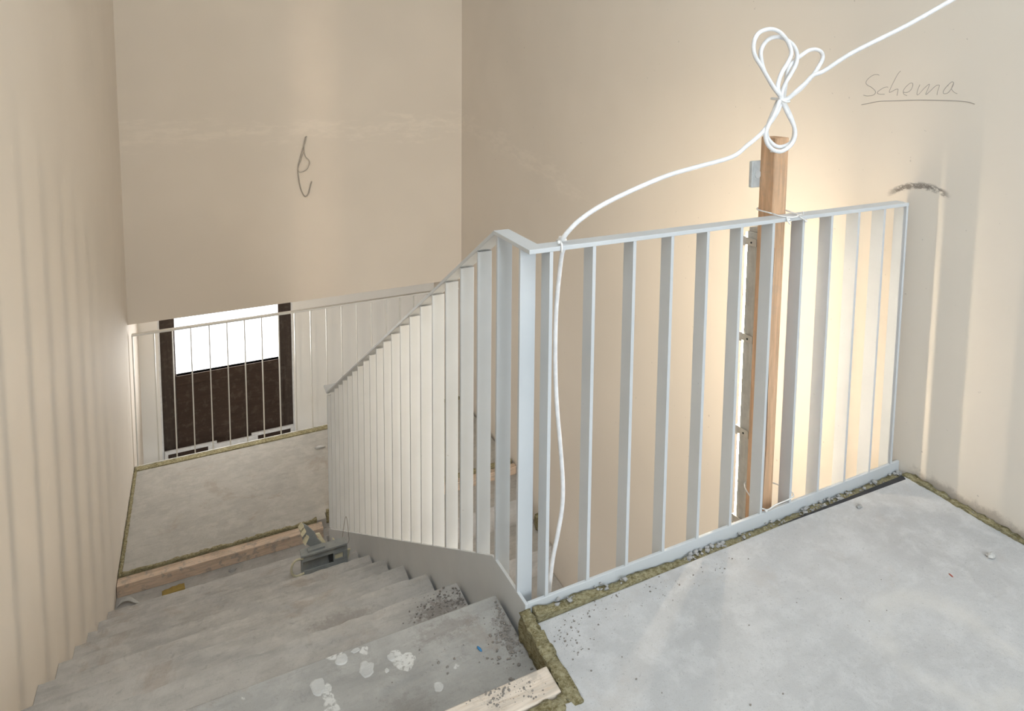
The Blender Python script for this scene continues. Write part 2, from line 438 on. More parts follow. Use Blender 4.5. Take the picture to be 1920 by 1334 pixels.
# balusters of the level run
bm = new(); prism(bm, [(Y0 + TP, -.14), (Y0 + HW - .001, -.14), (Y0 + HW - .001, HT - HH), (Y0 + .0005, HT - HH), (Y0 + .0005, .0258), (Y0 + TP, .0258)], 'x', .7085, .7175)
b0 = obj('baluster', bm, M['rail'], rail, origin=(.713, Y0, -.14), bevel=.0006)
for i in range(1, 12):
    X = .713 + .1152 * i
    if i == 11: X = 1.9705
    again(b0, (X - .713, 0, 0), rail)
# balusters of the return and the raked run
def raked(y):
    bm = new()
    ta = HT - HH if y < 1.44 else None
    za, zb_ = ztop(y) + .0006, (HT - HH if y <= 1.466 else HT + SH * (y - 1.466) - HH * 1.2)
    prism(bm, [(XA + TP, za - .16), (XA + HW - .001, za - .16), (XA + HW - .001, zb_), (XA + .0005, zb_), (XA + .0005, za), (XA + TP, za)], 'y', y - .0085, y)
    return bm
obj('baluster', raked(1.3245), M['rail'], rail, bevel=.0006)
obj('baluster', raked(1.451), M['rail'], rail, bevel=.0006)
# shared mesh for the raked run
y1 = 1.5755
br = obj('baluster', raked(y1), M['rail'], rail, origin=(XA + .02, y1, 0), bevel=.0006)
for k in range(1, 20):
    y = y1 + .1245 * k
    again(br, (0, .1245 * k, (SLOPE + SH) / 2 * .1245 * k), rail)
# foot return balusters
bm = new(); box(bm, .80, .8085, 4.012, 4.05, -1.58, -.7125); f0 = obj('baluster', bm, M['rail'], rail, origin=(.80, 4.03, -1.58))
again(f0, (.12, 0, 0), rail)
# small weld stubs/bolts visible at a few balusters
# ------------------------------------------------------------------ railing of the half landing
lr = empty('landing_railing', (.7, YW + .03, ZR), label='thin pale railing in front of the dark door on the lower landing', category='railing')
bm = new()
prism(bm, [(YW + .006, -.617), (YW + .044, -.617), (YW + .044, -.629), (YW + .006, -.629)], 'x', -.472, XB - .02)
obj('handrail', bm, M['rail_low'], lr, bevel=.002)
bm = new(); box(bm, XL + .005, XB - .005, YW + .006, YW + .014, ZR - .12, ZM + .003)
obj('edge_plate', bm, M['rail_low'], lr, bevel=.001)
bm = new(); box(bm, -.472, -.464, YW + .0145, YW + .044, ZR - .05, -.629)
c0 = obj('baluster', bm, M['rail_low'], lr, origin=(-.468, YW + .03, ZR - .05), bevel=.0006)
xs = [-.334, -.2165, -.0965, .026, .1465, .268, .3895, .512, .6315, .752, .873, .993, 1.114, 1.235, 1.356, 1.477, 1.598, 1.719, 1.84, 1.96]
for X in xs: again(c0, (X + .468, 0, 0), lr)

# ------------------------------------------------------------------ entrance door
door = empty('door_1', (.17, YF + .05, DZ0), kind='structure')
bm = new(); a, b = YF + .028, YF + .085
box(bm, DX0 + .012, -.232, a, b, DZ0, -.54); box(bm, .583, DX1 - .012, a, b, DZ0, -.54)
obj('door_frame', bm, M['door_frame'], door, bevel=.003)
bm = new(); box(bm, -.232, .583, a + .006, b - .006, DZ0 + .02, -1.300); 
obj('lower_panel', bm, M['door'], door)
bm = new(); box(bm, -.232, .583, a - .002, b, -1.385, -1.300); obj('middle_rail', bm, M['door'], door, bevel=.003)
bm = new(); box(bm, -.232, .583, a - .002, b, DZ0, DZ0 + .07); obj('bottom_rail', bm, M['door'], door, bevel=.003)
bm = new()
for x in (-.262, .612): box(bm, x, x + .008, a - .006, a, DZ0 + .04, -1.36)
obj('hinge_strip', bm, M['door'], door)
bm = new(); box(bm, -.232, .583, a + .02, a + .028, -1.300, -.54); obj('glass_pane', bm, M['glass'], door)
bm = new(); box(bm, DX0, DX0 + .012, YF + .001, YF + .085, DZ0, -.54); obj('reveal_trim', bm, M['white'], door)
bm = new(); box(bm, DX1 - .012, DX1, YF + .001, YF + .085, DZ0, -.54); obj('reveal_trim', bm, M['white'], door)
# white sill bracket at the foot of the door
sb = empty('sill_bracket', (.17, YF - .03, -1.99), label='white metal sill bracket with raised ends at the foot of the dark door', category='bracket')
bm = new(); y_ = YF - .030
prism(bm, [(-.335, -2.03), (-.310, -2.03), (-.310, -1.935), (.06, -1.935), (.06, -1.908), (-.335, -1.908)], 'y', y_, y_ + .022)
obj('angle_bar', bm, M['white'], sb, bevel=.002)
bm = new(); prism(bm, [(.335, -1.935), (.659, -1.935), (.659, -2.03), (.684, -2.03), (.684, -1.908), (.335, -1.908)], 'y', y_, y_ + .022)
obj('angle_bar', bm, M['white'], sb, bevel=.002)
bm = new(); box(bm, -.01, .385, y_ - .012, y_ + .012, -1.966, -1.926); obj('sleeve', bm, M['white'], sb, bevel=.003)

# window behind the camera
wn = empty('window_1', (.95, -2.5, .9), kind='structure')
bm = new()
box(bm, .1, .16, -2.54, -2.48, .9, 2.4); box(bm, 1.74, 1.8, -2.54, -2.48, .9, 2.4); box(bm, .92, .98, -2.54, -2.48, .96, 2.34)
box(bm, .16, 1.74, -2.54, -2.48, .9, .96); box(bm, .16, 1.74, -2.54, -2.48, 2.34, 2.4)
obj('window_frame', bm, M['white'], wn)

# ------------------------------------------------------------------ mineral wool edge strips
def strip(args, label, group=None, **k):
    bm = new(); fuzz(bm, *args, **k)
    o = obj('insulation_strip', bm, M['wool'], smooth=True, label=label, category='insulation')
    return o
strip((.672, 1.985, 1.240, Y0 - .005, ZT, .0), 'olive mineral wool strip along the foot of the upper railing', amp=.0045, seed=3,
      top=lambda l: max(-.008, .014 - .036 * (l - .67) / .75))
strip((.640, .670, 1.047, 1.2695, ZT + .001, .004), 'ragged mineral wool edge between top step and screed at the railing corner', axis='y', amp=.006, seed=9,
      top=lambda l: .012 * max(0, (l - 1.18) / .09))
strip((XL + .02, .668, 1.030, 1.066, ZT + .001, .0), 'mineral wool strip behind the pale near board', amp=.004, seed=12)
strip((XB - .028, XB - .003, -.6, 1.243, ZT, .005), 'thin mineral wool strip between upper screed and right wall', axis='y', amp=.007, seed=15)
strip((XL + .003, XL + .022, 4.05, 5.13, ZR, ZM + .006), 'narrow mineral wool strip between lower landing and left wall', axis='y', amp=.004, seed=18)
strip((XL + .003, XB - .02, 5.122, 5.176, ZR, ZM + .004), 'mineral wool strip along the foot of the landing railing', amp=.003, seed=21)
strip((XL + .022, .60, 4.051, 4.070, ZR, ZM + .012), 'mineral wool behind the wooden board on the lower landing', amp=.007, seed=24, step=.01)
strip((XB - .03, XB - .004, 3.60, 3.72, ZR - RISE, ZR - RISE + .10), 'clump of mineral wool on the lower flight by right wall', axis='y', amp=.008, seed=27)
strip((.668, XB - .02, 4.108, 4.124, ZR, ZM + .02), 'mineral wool behind the board above the lower flight', amp=.004, seed=28, step=.012)
# dark gap between strip and screed: its shade laid on as a black sheet
bm = new()
prism(bm, [(1.44, 1.2395), (1.70, 1.231), (1.975, 1.2240), (1.985, 1.2410), (1.50, 1.2410)], 'z', .0, .0008)
obj('gap_shade_strip', bm, M['dark'], label='black sheet painted in for the shaded gap between screed and wool near the right wall', category='gap shade')

# ------------------------------------------------------------------ boards
def board(name, x0, x1, y0, y1, z0, z1, mat, label, rz=0):
    bm = new()
    box(bm, x0, x1, y0, y1, z0, z1)
    o = obj(name, bm, mat, bevel=.003, label=label, category='board')
    return o
board('wooden_board', XL + .003, .6385, 1.069, 1.134, ZT, .001, M['plank_near'], 'pale dusty board at the near screed edge beside the top step')
board('wooden_board', XL + .003, .628, 3.979, 4.045, ZR, ZM + .001, M['plank'], 'long pine board along the lower landing edge at the foot of the stairs')
board('wooden_board', .70, XB - .004, 4.058, 4.102, ZR, ZM - .006, M['plank'], 'pine board seen between balusters above the lower flight')

# ------------------------------------------------------------------ post, work light, socket, ties
po = empty('wooden_post', (1.47, 1.34, -.16), label='reddish squared timber post with a long crack tied behind the railing', category='post')
bm = new(); PX0, PX1, PY0, PY1 = 1.4440, 1.4970, 1.3135, 1.3665
prism(bm, [(PX0 + .004, PY0), (PX1 - .004, PY0), (PX1, PY0 + .004), (PX1, PY1), (PX0, PY1), (PX0, PY0 + .004)], 'z', -.16, 1.092)
obj('timber', bm, M['post'], po, bevel=.0015)
bm = new()   # drying crack, a thin dark wedge let into the front face
pts = [(.012 + .0025 * math.sin(z * 9) + random.uniform(-.0006, .0006), z) for z in [(.78 - .03 * i) for i in range(27)]]
for i in range(len(pts) - 1):
    w0 = .0012 * math.sin(math.pi * max(.04, i / 26)) + .0003; w1 = .0012 * math.sin(math.pi * max(.04, (i + 1) / 26)) + .0003
    (x0, z0), (x1, z1) = pts[i], pts[i + 1]
    vs = [bm.verts.new(p) for p in ((PX0 + x0 - w0, PY0 - .0003, z0), (PX0 + x0 + w0, PY0 - .0003, z0), (PX0 + x1 + w1, PY0 - .0003, z1), (PX0 + x1 - w1, PY0 - .0003, z1))]
    bm.faces.new(vs)
obj('crack', bm, M['plasticd'], po, label='dark drying crack')
bm = new(); tube(bm, [(1.462, PY0 + .001, 1.060), (1.462, PY0 - .006, 1.061), (1.463, PY0 - .009, 1.066)], .0012, 6); obj('nail', bm, M['thinwire'], po)

lt = empty('work_light', (1.488, 1.40, -.23), label='tall vertical strip light fixed behind the timber post, glowing towards the far wall', category='lamp')
LX0, LX1, LY0, LY1, LZ0, LZ1 = 1.458, 1.518, 1.3675, 1.432, -.22, .818
bm = new()
prism(bm, [(LX0 + .006, LY0), (LX1 - .006, LY0), (LX1, LY0 + .008), (LX1, LY1 - .014), (LX0, LY1 - .014), (LX0, LY0 + .042), (LX0 + .003, LY0 + .038), (LX0 + .003, LY0 + .026), (LX0, LY0 + .022), (LX0, LY0 + .008)], 'z', LZ0, LZ1 - .012)
prism(bm, [(LX0 + .008, LY0 + .004), (LX1 - .008, LY0 + .004), (LX1 - .004, LY1 - .016), (LX0 + .004, LY1 - .016)], 'z', LZ1 - .012, LZ1)
obj('housing', bm, M['housing'], lt, bevel=.002)
bm = new()
prism(bm, [(LX0 + .001, LY1 - .012), (LX1 - .001, LY1 - .012), (LX1 - .010, LY1), (LX0 + .010, LY1)], 'z', LZ0 + .004, LZ1 - .02)
obj('diffuser', bm, M['tube'], lt)
first = None
for zc in (.775, .482, .188, -.10):
    if first is None:
        bm = new(); box(bm, LX0 - .0035, LX0 - .0005, LY0 + .014, LY1 - .004, zc - .010, zc + .012)
        box(bm, LX0 - .0060, LX0 - .0005, LY1 - .012, LY1 - .004, zc - .014, zc + .014)
        first = obj('clip', bm, M['clip'], lt, origin=(LX0, LY0, zc), bevel=.0008)
        bm = new(); blob(bm, (LX0 - .0042, LY0 + .032, zc), .0035, (.4, 1, 1), 0)
        s = obj('rivet', bm, M['plasticd'], first)
    else:
        c = again(first, (0, 0, zc - .775), lt)
        d = s.copy(); COL.objects.link(d); d.parent = c

for o in [lt]:      # the whole fitting is turned a little towards the stair
    o.matrix_world = Matrix.Translation((1.488, 1.40, -.23)) @ Matrix.Rotation(R(4), 4, 'Z')
so = empty('socket_box', (1.43, 1.385, .945), label='small grey plastic socket box fixed behind the upper part of the timber post', category='socket')
bm = new(); box(bm, 1.416, 1.500, 1.3675, 1.381, .945, 1.022); obj('box_body', bm, M['box'], so, bevel=.003)
bm = new(); box(bm, 1.4185, 1.497, 1.3660, 1.3676, .9475, 1.0195)
obj('cover', bm, M['boxd'], so, bevel=.001)
bm = new(); bmesh.ops.create_cone(bm, cap_ends=True, segments=20, radius1=.012, radius2=.011, depth=.004, matrix=Matrix.Translation((1.435, 1.3655, .984)) @ Matrix.Rotation(R(90), 4, 'X'))
obj('knockout', bm, M['box'], so)

def loop(bm, pts, r, closed=True): tube(bm, pts + ([pts[0]] if closed else []), r, 6, 4)
def tie(bm, label, cat='cable tie', tails=None):
    return obj('cable_tie', bm, M['tie'], smooth=True, label=label, category=cat)
bm = new(); z = .8785
loop(bm, [(1.440, 1.312, z + .002), (1.440, 1.369, z + .004), (1.50, 1.371, z + .004), (1.503, 1.31, z + .003), (1.50, Y0 + .005, z), (1.47, Y0 - .003, z - .002), (1.445, Y0 + .012, z)], .0022)
tube(bm, [(1.500, Y0 + .002, z + .001), (1.505, Y0 - .006, z + .004), (1.499, Y0 - .012, z + .013)], .0022, 6)
tube(bm, [(1.452, Y0 + .002, z - .001), (1.446, Y0 - .008, z - .009), (1.450, Y0 - .012, z - .017)], .0022, 6)
blob(bm, (1.452, Y0 - .006, z - .006), .004, (1.3, 1, 1), .1); blob(bm, (1.521, Y0 - .004, z - .017), .0045, (1.4, 1, .9), .1)
tube(bm, [(1.495, Y0 - .004, z - .002), (1.508, Y0 - .007, z - .010), (1.521, Y0 - .004, z - .017)], .0016, 6)
tie(bm, 'white nylon tie binding the timber post to the handrail')
bm = new(); z = .036
loop(bm, [(1.405, 1.308, z + .012), (1.402, 1.30, z + .006), (1.425, Y0 - .002 + .003, z - .004), (1.46, Y0 + .001, z), (1.535, Y0 + .002, z + .006), (1.538, 1.32, z + .006), (1.50, 1.375, z + .006), (1.44, 1.37, z + .01)], .0019)
blob(bm, (1.422, Y0 - .002, z - .004), .004, (1.3, 1, 1), .1)
tie(bm, 'white nylon tie round the foot of the timber post just above the edge plate')
bm = new()
loop(bm, [(.738, Y0 - .002, .880), (.746, 1.29, .881), (.752, Y0 + HW + .002, .878), (.750, Y0 + HW + .003, .862), (.744, 1.29, .861), (.738, Y0 - .002, .862)], .0024)
blob(bm, (.7355, 1.278, .883), .005, (1, 1, 1), .1)
tie(bm, 'small white tie holding the cable to the handrail near its corner')
bm = new()
loop(bm, [(1.366, 1.231, 1.203), (1.377, 1.225, 1.198), (1.394, 1.231, 1.200), (1.396, 1.262, 1.203), (1.38, 1.27, 1.206), (1.362, 1.26, 1.205)], .0026)
tie(bm, 'white tie gathering the cable loops above the timber post')
bm = new(); tube(bm, [(1.4425, 1.330, 1.053), (1.442, 1.318, 1.054), (1.446, 1.311, 1.0535), (1.460, 1.3105, 1.052)], .0022, 6)
tie(bm, 'short clear tie wrapped at the left edge of the post top')

# ------------------------------------------------------------------ white cable: one continuous run
run_in = [(2.006, .60, 1.80), (1.93, .70, 1.71), (1.8157, 0.8512, 1.5889), (1.7476, 0.9338, 1.5193), (1.6772, 1.005, 1.4553), (1.6066, 1.0688, 1.3941), (1.5147, 1.1438, 1.3274), (1.4616, 1.185, 1.2793), (1.441, 1.2002, 1.2676), (1.4259, 1.2119, 1.2459), (1.4084, 1.225, 1.2239), (1.3938, 1.236, 1.2046), (1.3843, 1.2426, 1.2017)]
loopA = [(1.3699, 1.235, 1.2076), (1.3365, 1.235, 1.2401), (1.2975, 1.235, 1.2851), (1.2689, 1.235, 1.3187), (1.2654, 1.235, 1.3498), (1.2816, 1.235, 1.3736), (1.3168, 1.235, 1.3839), (1.3499, 1.235, 1.3784), (1.3789, 1.235, 1.358), (1.3954, 1.235, 1.3343), (1.3965, 1.235, 1.3182), (1.3865, 1.235, 1.2993), (1.3675, 1.235, 1.2749), (1.3577, 1.235, 1.2535), (1.3552, 1.235, 1.2347), (1.3662, 1.235, 1.2077), (1.3764, 1.235, 1.194), (1.3972, 1.235, 1.1637), (1.4202, 1.235, 1.1329), (1.4257, 1.235, 1.1078), (1.412, 1.235, 1.0834), (1.3807, 1.235, 1.0683), (1.3505, 1.235, 1.0724), (1.3273, 1.235, 1.0897), (1.3185, 1.235, 1.1144), (1.328, 1.235, 1.1383), (1.3483, 1.235, 1.1675), (1.3613, 1.235, 1.1969)]
loopB = [(1.3904, 1.25, 1.2054), (1.3567, 1.25, 1.2342), (1.321, 1.25, 1.2772), (1.3084, 1.25, 1.3064), (1.3063, 1.25, 1.3302), (1.3202, 1.25, 1.3517), (1.3414, 1.25, 1.3629), (1.3708, 1.25, 1.3658), (1.4015, 1.25, 1.3565), (1.4233, 1.25, 1.3434), (1.4362, 1.25, 1.3219), (1.434, 1.25, 1.2972), (1.4184, 1.25, 1.2724), (1.3974, 1.25, 1.245), (1.3874, 1.25, 1.2232), (1.3886, 1.25, 1.204), (1.4051, 1.25, 1.1846), (1.4263, 1.25, 1.1537), (1.44, 1.25, 1.1227), (1.4342, 1.25, 1.0921), (1.4081, 1.25, 1.0792), (1.3776, 1.25, 1.0791), (1.3504, 1.25, 1.0954), (1.3381, 1.25, 1.115), (1.3423, 1.25, 1.1367), (1.3606, 1.25, 1.1717), (1.3739, 1.25, 1.1988)]
loopC = [(1.4076, 1.262, 1.2047), (1.4127, 1.262, 1.2447), (1.418, 1.262, 1.2805), (1.4377, 1.262, 1.3028), (1.4677, 1.262, 1.3212), (1.4944, 1.262, 1.3342), (1.5222, 1.262, 1.337), (1.543, 1.262, 1.3296), (1.5484, 1.262, 1.3127), (1.5338, 1.262, 1.2899), (1.5076, 1.262, 1.2615), (1.47, 1.262, 1.2306), (1.4361, 1.262, 1.2113), (1.4135, 1.262, 1.2032)]
run_out = [(1.3739, 1.24, 1.2019), (1.3678, 1.24, 1.1803), (1.3507, 1.24, 1.1563), (1.3264, 1.24, 1.1326), (1.3021, 1.24, 1.1118), (1.2605, 1.24, 1.0866), (1.2098, 1.24, 1.0602), (1.0886, 1.24, 1.04), (1.0076, 1.24, 1.0253), (0.9202, 1.246, 0.9985), (0.8380, 1.256, 0.9660), (0.785, 1.266, 0.9345), (.7585, 1.278, .905), (.752, 1.29, .8865)]
drop = [(.757, 1.308, .8835), (.775, 1.3205, .875), (.782, 1.330, .8567), (0.7764, 1.335, 0.8315), (0.7674, 1.335, 0.7539), (0.7629, 1.335, 0.6753), (0.7632, 1.335, 0.5684), (0.7696, 1.335, 0.4588), (0.7803, 1.335, 0.3602), (0.7897, 1.335, 0.2604), (0.7895, 1.335, 0.1902), (0.7784, 1.335, 0.1228), (0.7643, 1.335, 0.0564), (0.7577, 1.335, -0.0055), (0.7539, 1.335, -0.0544), (0.7519, 1.335, -0.1258), (.75, 1.336, -.5), (.76, 1.34, -1.1)]
bm = new(); tube(bm, run_in + loopC + loopB + loopA + run_out + drop, .0055, 10, 5)
obj('power_cable', bm, M['cable'], smooth=True, label='white cable looped above the timber post and trailing down behind the railing', category='cable')

# wire hanging on the back wall
bm = new()
tube(bm, [(.7426, YW + .002, .7459), (0.7426, 5.1633, 0.7459), (0.7303, 5.1633, 0.7046), (0.7075, 5.1633, 0.631), (0.6846, 5.1633, 0.55), (0.6763, 5.1633, 0.4907), (0.682, 5.1633, 0.4229), (0.6948, 5.1633, 0.3468), (0.7224, 5.1633, 0.2889), (0.7486, 5.1633, 0.3051), (0.7626, 5.1633, 0.3571), (0.775, 5.1633, 0.4016)], .0042, 7)
tube(bm, [(.7375, YW + .002, .7421), (0.7375, 5.1583, 0.7421), (0.7219, 5.1583, 0.6757), (0.7305, 5.1583, 0.6006), (0.7557, 5.1583, 0.5693), (0.7609, 5.1583, 0.539), (0.74, 5.1583, 0.4981), (0.7039, 5.1583, 0.4792), (0.6797, 5.1583, 0.4837), (0.6776, 5.1583, 0.5212), (0.6985, 5.1583, 0.5723), (0.7168, 5.1583, 0.6311)], .003, 7)
obj('hanging_wire', bm, M['wire'], smooth=True, label='grey wire hanging in a loop from the middle of the back wall', category='wire')

# ------------------------------------------------------------------ pencil writing on the right wall
glyph = [
 [(1.4216, 1.2673), (1.4307, 1.27), (1.4447, 1.2665), (1.4607, 1.2546), (1.4672, 1.2423), (1.4606, 1.2336), (1.447, 1.2273), (1.4332, 1.2168), (1.4315, 1.2081), (1.4405, 1.2011), (1.4595, 1.1982), (1.4738, 1.2003)],
 [(1.3883, 1.2286), (1.3934, 1.23), (1.4069, 1.2252), (1.4224, 1.2139), (1.424, 1.2083), (1.4149, 1.2054), (1.3987, 1.206)],
 [(1.3498, 1.2818), (1.358, 1.2723), (1.3678, 1.253), (1.3776, 1.2315), (1.3833, 1.2141), (1.3765, 1.2148), (1.3636, 1.2223), (1.3553, 1.224), (1.3548, 1.2173), (1.3568, 1.2034)],
 [(1.3356, 1.2148), (1.3258, 1.2145), (1.3154, 1.2197), (1.3087, 1.2313), (1.3079, 1.2417), (1.3128, 1.2447), (1.321, 1.2404), (1.3321, 1.2285), (1.3369, 1.2179), (1.3341, 1.2085), (1.3241, 1.2047)],
 [(1.2852, 1.2402), (1.2904, 1.2256), (1.2926, 1.2111), (1.2897, 1.2081), (1.2815, 1.2167), (1.2681, 1.2325), (1.2566, 1.2425), (1.258, 1.2328), (1.2649, 1.2142), (1.2636, 1.2106), (1.255, 1.2186), (1.2381, 1.2364), (1.2285, 1.2406), (1.2262, 1.2367), (1.2302, 1.2215), (1.2314, 1.2104)],
 [(1.1844, 1.2467), (1.1885, 1.2509), (1.1958, 1.2464), (1.2092, 1.2302), (1.2136, 1.2181), (1.2081, 1.2149), (1.1978, 1.2197), (1.1875, 1.2368), (1.1853, 1.2466), (1.19, 1.2318), (1.1877, 1.2259), (1.1806, 1.2193), (1.1729, 1.2162)]]
bm = new()
for g in glyph: tube(bm, [(XB, y, z) for y, z in g], .00085, 5, 6)
obj('pencil_lettering', bm, M['pencil'], wall_right, origin=(XB, 1.33, 1.24), label='handwritten pencil word Schema')
bm = new(); tube(bm, [(XB, y, z) for y, z in [(1.4791, 1.1678), (1.4508, 1.1741), (1.4181, 1.1819), (1.3769, 1.1852), (1.3458, 1.1875), (1.2924, 1.1919), (1.2513, 1.1938), (1.2116, 1.1946), (1.1733, 1.1951), (1.1454, 1.1939), (1.1306, 1.1907), (1.1232, 1.1882)]], .0012, 5, 4)
obj('pencil_underline', bm, M['pencil'], wall_right, origin=(XB, 1.3, 1.19))

# ------------------------------------------------------------------ grey bracket with cream teeth on the stairs
ZK = ZT - 7 * RISE
tl = empty('notched_bracket', (.52, 3.28, ZK), label='broken grey plastic bracket with cream notched teeth lying on the lower steps', category='bracket')
YB = 3.262
bm = new()   # hollow channel: face with a long recess and a small window
for x0, x1, z0, z1 in ((.403, .634, -1.230, -1.196), (.403, .634, -1.303, -1.279), (.403, .410, -1.279, -1.230), (.561, .568, -1.279, -1.230), (.611, .634, -1.279, -1.230)):
    box(bm, x0, x1, YB, YB + .006, z0, z1)
box(bm, .403, .634, YB + .006, YB + .034, -1.2025, -1.196); box(bm, .403, .634, YB + .006, YB + .034, ZK + .0002, -1.297)
box(bm, .568, .611, YB, YB + .006, -1.279, -1.266); box(bm, .568, .611, YB, YB + .006, -1.240, -1.230)
obj('channel', bm, M['plastic'], tl, bevel=.0015)
bm = new(); box(bm, .403, .634, YB + .028, YB + .034, -1.297, -1.2025); obj('back_panel', bm, M['plastic'], tl)
bm = new(); box(bm, .541, .561, YB + .010, YB + .027, -1.275, -1.236); obj('slot', bm, M['plasticd'], tl)
bm = new(); box(bm, .569, .610, YB + .004, YB + .026, -1.2655, -1.2405); obj('foam_insert', bm, M['cream'], tl)
bm = new(); box(bm, .400, .628, YB - .012, YB + .040, -1.196, -1.186); box(bm, .436, .520, YB + .002, YB + .03, -1.186, -1.176)
obj('flange', bm, M['plastic'], tl, bevel=.001)
bm = new(); tube(bm, [(.412, YB - .002, -1.2074), (0.3793, YB - .004, -1.2026), (0.3605, YB - .006, -1.2152), (0.3522, YB - .008, -1.2434), (0.3593, YB - .006, -1.2735), (0.3776, YB - .004, -1.2885), (0.4151, YB - .002, -1.2859)], .0055, 8)
obj('handle', bm, M['cream'], tl, smooth=True, label='cream loop handle')
bm = new(); prism(bm, [(p[0], p[1]) for p in [(0.4197, -1.0584), (0.4463, -1.0825), (0.4809, -1.1286), (0.4869, -1.1554), (0.5186, -1.2004), (0.5412, -1.2200), (0.5147, -1.1865), (0.5147, -1.186), (0.4528, -1.186), (0.4288, -1.1652), (0.4179, -1.1476), (0.4107, -1.1136), (0.4017, -1.0827)][:5] + [(.5300, -1.186 - .03), (.4728, -1.186 - .03), (0.4288, -1.1652), (0.4179, -1.1476), (0.4107, -1.1136), (0.4017, -1.0827)]], 'y', YB + .052, YB + .062)
obj('toothed_arm', bm, M['plastic'], tl, bevel=.001)
for q in ([(0.4122, -1.0443), (0.4234, -1.0631), (0.4072, -1.0809), (0.396, -1.0638)], [(0.4227, -1.0755), (0.4339, -1.0959), (0.4144, -1.1182), (0.4048, -1.098)], [(0.4346, -1.1197), (0.4475, -1.1319), (0.4277, -1.1689), (0.4165, -1.1491)]):
    bm = new(); prism(bm, q, 'y', YB + .036, YB + .0515); obj('tooth', bm, M['cream'], tl, label='cream foam tooth')
bm = new(); prism(bm, [(0.4847, -1.1439), (0.5041, -1.1464), (0.5199, -1.18), (0.5422, -1.2231), (0.5127, -1.2207), (0.5259, -1.2142), (0.5033, -1.1926), (0.5131, -1.1922), (0.4956, -1.1705), (0.5037, -1.1695)], 'y', YB + .063, YB + .075)
obj('serrated_edge', bm, M['cream'], tl, label='cream serrated strip')
for k, q in enumerate(([(.545, -1.2165), (.552, -1.2135), (.566, -1.232), (.556, -1.236)], [(.556, -1.2115), (.563, -1.208), (.580, -1.230), (.571, -1.2325)], [(0.5666, -1.1828), (0.5732, -1.1849), (0.5957, -1.2299), (0.5874, -1.2327)])):
    bm = new(); prism(bm, q, 'y', YB + .040, YB + .056); obj('slat', bm, M['cream'], tl, label='cream slat')
bm = new(); prism(bm, [(0.6345, -1.2476), (0.6540, -1.2507), (0.6384, -1.303)], 'y', YB + .020, YB + .030); obj('wedge', bm, M['cream'], tl, label='cream triangular end')
bm = new(); tube(bm, [(0.6053, 3.297, -1.2030), (0.6144, 3.30, -1.1926), (0.6252, 3.312, -1.1383), (0.6359, 3.318, -1.093), (0.6426, 3.318, -1.0951), (0.6487, 3.315, -1.1487), (0.649, 3.31, -1.1745), (0.6494, 3.30, -1.211), (0.6406, 3.298, -1.2271), (.630, 3.29, -1.235)], .0013, 6)
obj('wire_loop', bm, M['thinwire'], tl, smooth=True)

# it rests on the sixth step, a little smaller than first laid out
tl.scale = (.93, .93, .93); tl.location = (.484, 3.050, ZT - 6 * RISE + .0005)
# ------------------------------------------------------------------ small debris
def lump(name, loc, r, sq, mat, label, cat, jit=.25, n=1, sub=2, rz=0):
    bm = new(); blob(bm, (0, 0, 0), r, sq, jit, sub)
    bmesh.ops.rotate(bm, verts=bm.verts, matrix=Matrix.Rotation(rz, 3, 'Z'))
    zmin = min(v.co.z for v in bm.verts)
    for v in bm.verts: v.co.z = max(v.co.z, zmin * .6)
    zmin = min(v.co.z for v in bm.verts)
    bmesh.ops.translate(bm, verts=bm.verts, vec=Vector(loc) - Vector((0, 0, zmin)))
    return obj(name, bm, mat, label=label, category=cat)
bm = new(); fuzz(bm, -.262, -.150, 3.868, 3.912, ZR, ZR + .022, amp=.004, seed=40)
bmesh.ops.rotate(bm, verts=bm.verts, cent=(-.205, 3.89, ZR), matrix=Matrix.Rotation(R(6), 3, 'Z'))
M['wool_scrap'] = flat('ochre_wool_scrap', (.34, .24, .07), .95)
obj('wool_scrap', bm, M['wool_scrap'], smooth=True, label='ochre scrap of insulation lying on bare concrete below the lower board', category='insulation')
bm = new(); pts = [(-.495 + .012, 3.90, ZR + .006), (-.458, 3.925, ZR + .022), (-.425, 3.925, ZR + .024), (-.395, 3.905, ZR + .012), (-.372, 3.885, ZR + .006)]
P = catmull(pts, 4); L_ = []
for i, p in enumerate(P):
    w = .022 * math.sin(math.pi * (i + .6) / (len(P) + .2))
    L_.append([bm.verts.new(p + Vector((0, -w, -.002 if p.z > ZR + .008 else 0))), bm.verts.new(p + Vector((0, w * .4, 0))), bm.verts.new(p + Vector((0, w * .4, .003))), bm.verts.new(p + Vector((0, -w, .002)))])
for a, b in zip(L_, L_[1:]):
    for k in range(4): bm.faces.new((a[k], a[(k + 1) % 4], b[(k + 1) % 4], b[k]))
obj('plaster_flake', bm, M['chip'], label='curved white flake on bare concrete beside left wall at the stair foot', category='debris')
lump('plastic_scrap', (.546, 1.285, ZT), .007, (.42, 1.3, .3), M['blue'], 'tiny blue plastic scrap on the top step', 'scrap', .1, rz=R(14))
lump('plastic_scrap', (1.694, .9195, 0), .006, (.35, 1.1, .3), M['red'], 'tiny red plastic scrap on the upper screed', 'scrap', .1, rz=R(-12))
lump('mortar_chip', (1.856, .915, 0), .011, (1.1, .8, .55), M['chip'], 'white mortar chip on the upper screed near the right wall', 'debris')
lump('mortar_chip', (1.72, 1.196, 0), .009, (1.1, .8, .5), M['crumb'], 'grey mortar chip on the screed close to the railing foot near the right wall', 'debris')
lump('mortar_chip', (.756, 4.88, ZM), .024, (1.5, .5, .4), M['chip'], 'pale mortar chip on the lower landing beside the end of the raked railing', 'debris', .4)
lump('mortar_chip', (.83, 4.70, ZM), .014, (1.2, .8, .4), M['chip'], 'pale lump further right on the lower landing behind the balusters', 'debris', .4)
